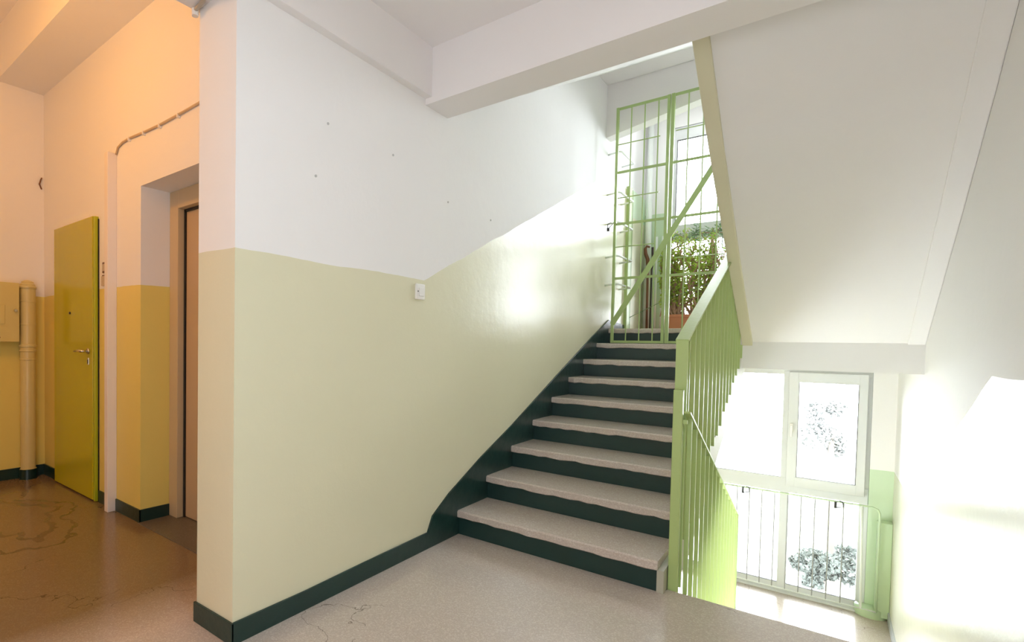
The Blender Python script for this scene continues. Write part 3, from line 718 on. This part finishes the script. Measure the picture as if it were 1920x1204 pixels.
pf = [(0.0, 0.0), (0.062, 0.0), (0.062, 0.09), (0.056, 0.092), (0.056, 1.045), (0.060, 1.05), (0.060, 1.06), (0.057, 1.065), (0.057, 1.12), (0.064, 1.125), (0.064, 1.14), (0.058, 1.145), (0.058, 1.16), (0.066, 1.165), (0.066, 1.18), (0.060, 1.19), (0.060, 1.355), (0.062, 1.357), (0.062, 1.365), (0.060, 1.367), (0.060, 1.555), (0.063, 1.558), (0.063, 1.568), (0.060, 1.57), (0.060, 1.675)]
MB().lathe(pf, -3.552, 1.472, 28).build('pipe_body', M_lpipe, t, smooth=False)
MB().lathe([(0.066, 1.675), (0.068, 1.69), (0.056, 1.70), (0.058, 1.71), (0.044, 1.725), (0.046, 1.733), (0.022, 1.748), (0.0, 1.752)], -3.552, 1.472, 28).build('cap', M_lpipe, t)
MB().lathe([(0.0, 0.001), (0.066, 0.001), (0.066, 0.088), (0.062, 0.09)], -3.552, 1.472, 24).build('painted_foot', M_green, t)
o = MB().tube([(-3.615, 1.60, 2.58), (-3.605, 1.58, 2.62), (-3.60, 1.59, 2.66), (-3.612, 1.60, 2.68)], 0.006, seg=6).build('wall_hook', M_wood)
tag(o, 'little bent hook in the corner above the pipe', 'hook')

# switch on the stair wall, plugs
t = thing('light_switch', 'white light switch at the paint edge near the stair foot', 'switch', (0.0, 2.45, 1.55))
box('plate', M_plastic, 0.0, 0.016, 2.408, 2.492, 1.505, 1.597, t, 0.006)
box('rocker', M_plastic, 0.016, 0.021, 2.43, 2.475, 1.525, 1.575, t, 0.003)
MB().tube([(0.0175, 2.420, 1.552), (0.019, 2.420, 1.552)], 0.004, seg=8).build('screw', M_black, t)
M_plug = simple('grey_wall_plug', (0.50, 0.49, 0.48, 1), 0.7)
for (y, z, lab) in ((1.714, 2.281, 'leftmost grey wall plug high on the white wall'), (1.641, 2.018, 'faint grey wall plug below the leftmost one'), (2.196, 2.270, 'second grey wall plug from the left on the white wall'),
               (2.736, 2.132, 'grey wall plug left of centre under the cross beam'), (3.273, 2.121, 'rightmost grey wall plug above the rising dado')):
    o = MB().tube([(0.0, y, z), (0.003, y, z)], 0.0065, seg=8).build('wall_plug', M_plug); tag(o, lab, 'wall plug')

# ------------------------------------------------------------------ outside
gr = box('ground', M_ground, -40, 40, 9, 80, -9.2, -9.0); tag(gr, 'pale ground far below outside the windows', 'ground', kind='structure')
def tree(cx, cy, z0, zc, rx, rz, seed, label, n, lmat):
    t = thing('tree', label, 'tree', (cx, cy, z0)); rnd = random.Random(seed)
    MB().tube([(cx, cy, z0), (cx+0.1, cy, (z0+zc)/2), (cx, cy, zc)], [0.16, 0.12, 0.05], seg=8).build('trunk', M_tbark, t)
    bm = bmesh.new(); lumps = [(Vector((rnd.gauss(0, rx*0.42), rnd.gauss(0, rx*0.42), rnd.gauss(0, rz*0.42))), rnd.uniform(0.25, 0.5)*rx) for _ in range(9)]
    for k in range(n):
        c, r = rnd.choice(lumps); v = Vector((rnd.gauss(0, 1), rnd.gauss(0, 1), rnd.gauss(0, 1))).normalized()*r*rnd.uniform(0.6, 1)
        leaf_quad(bm, Vector((cx, cy, zc)) + c + v, Vector((rnd.uniform(-1, 1), rnd.uniform(-1, 1), rnd.uniform(-1, 1))), 0.11, rnd, 0.7)
    m_ = MB(); m_.bm.free(); m_.bm = bm; o = m_.build('foliage', lmat, t); o['kind'] = 'stuff'
tree(1.95, 16, -9, -0.55, 0.60, 0.9, 11, 'faint slim tree outside the right sash of the lower window', 1500, M_tleaf2)
tree(1.86, 15, -9, -3.55, 0.62, 0.5, 12, 'low bushy tree outside the bottom right pane of the lower window', 2600, M_tleaf)
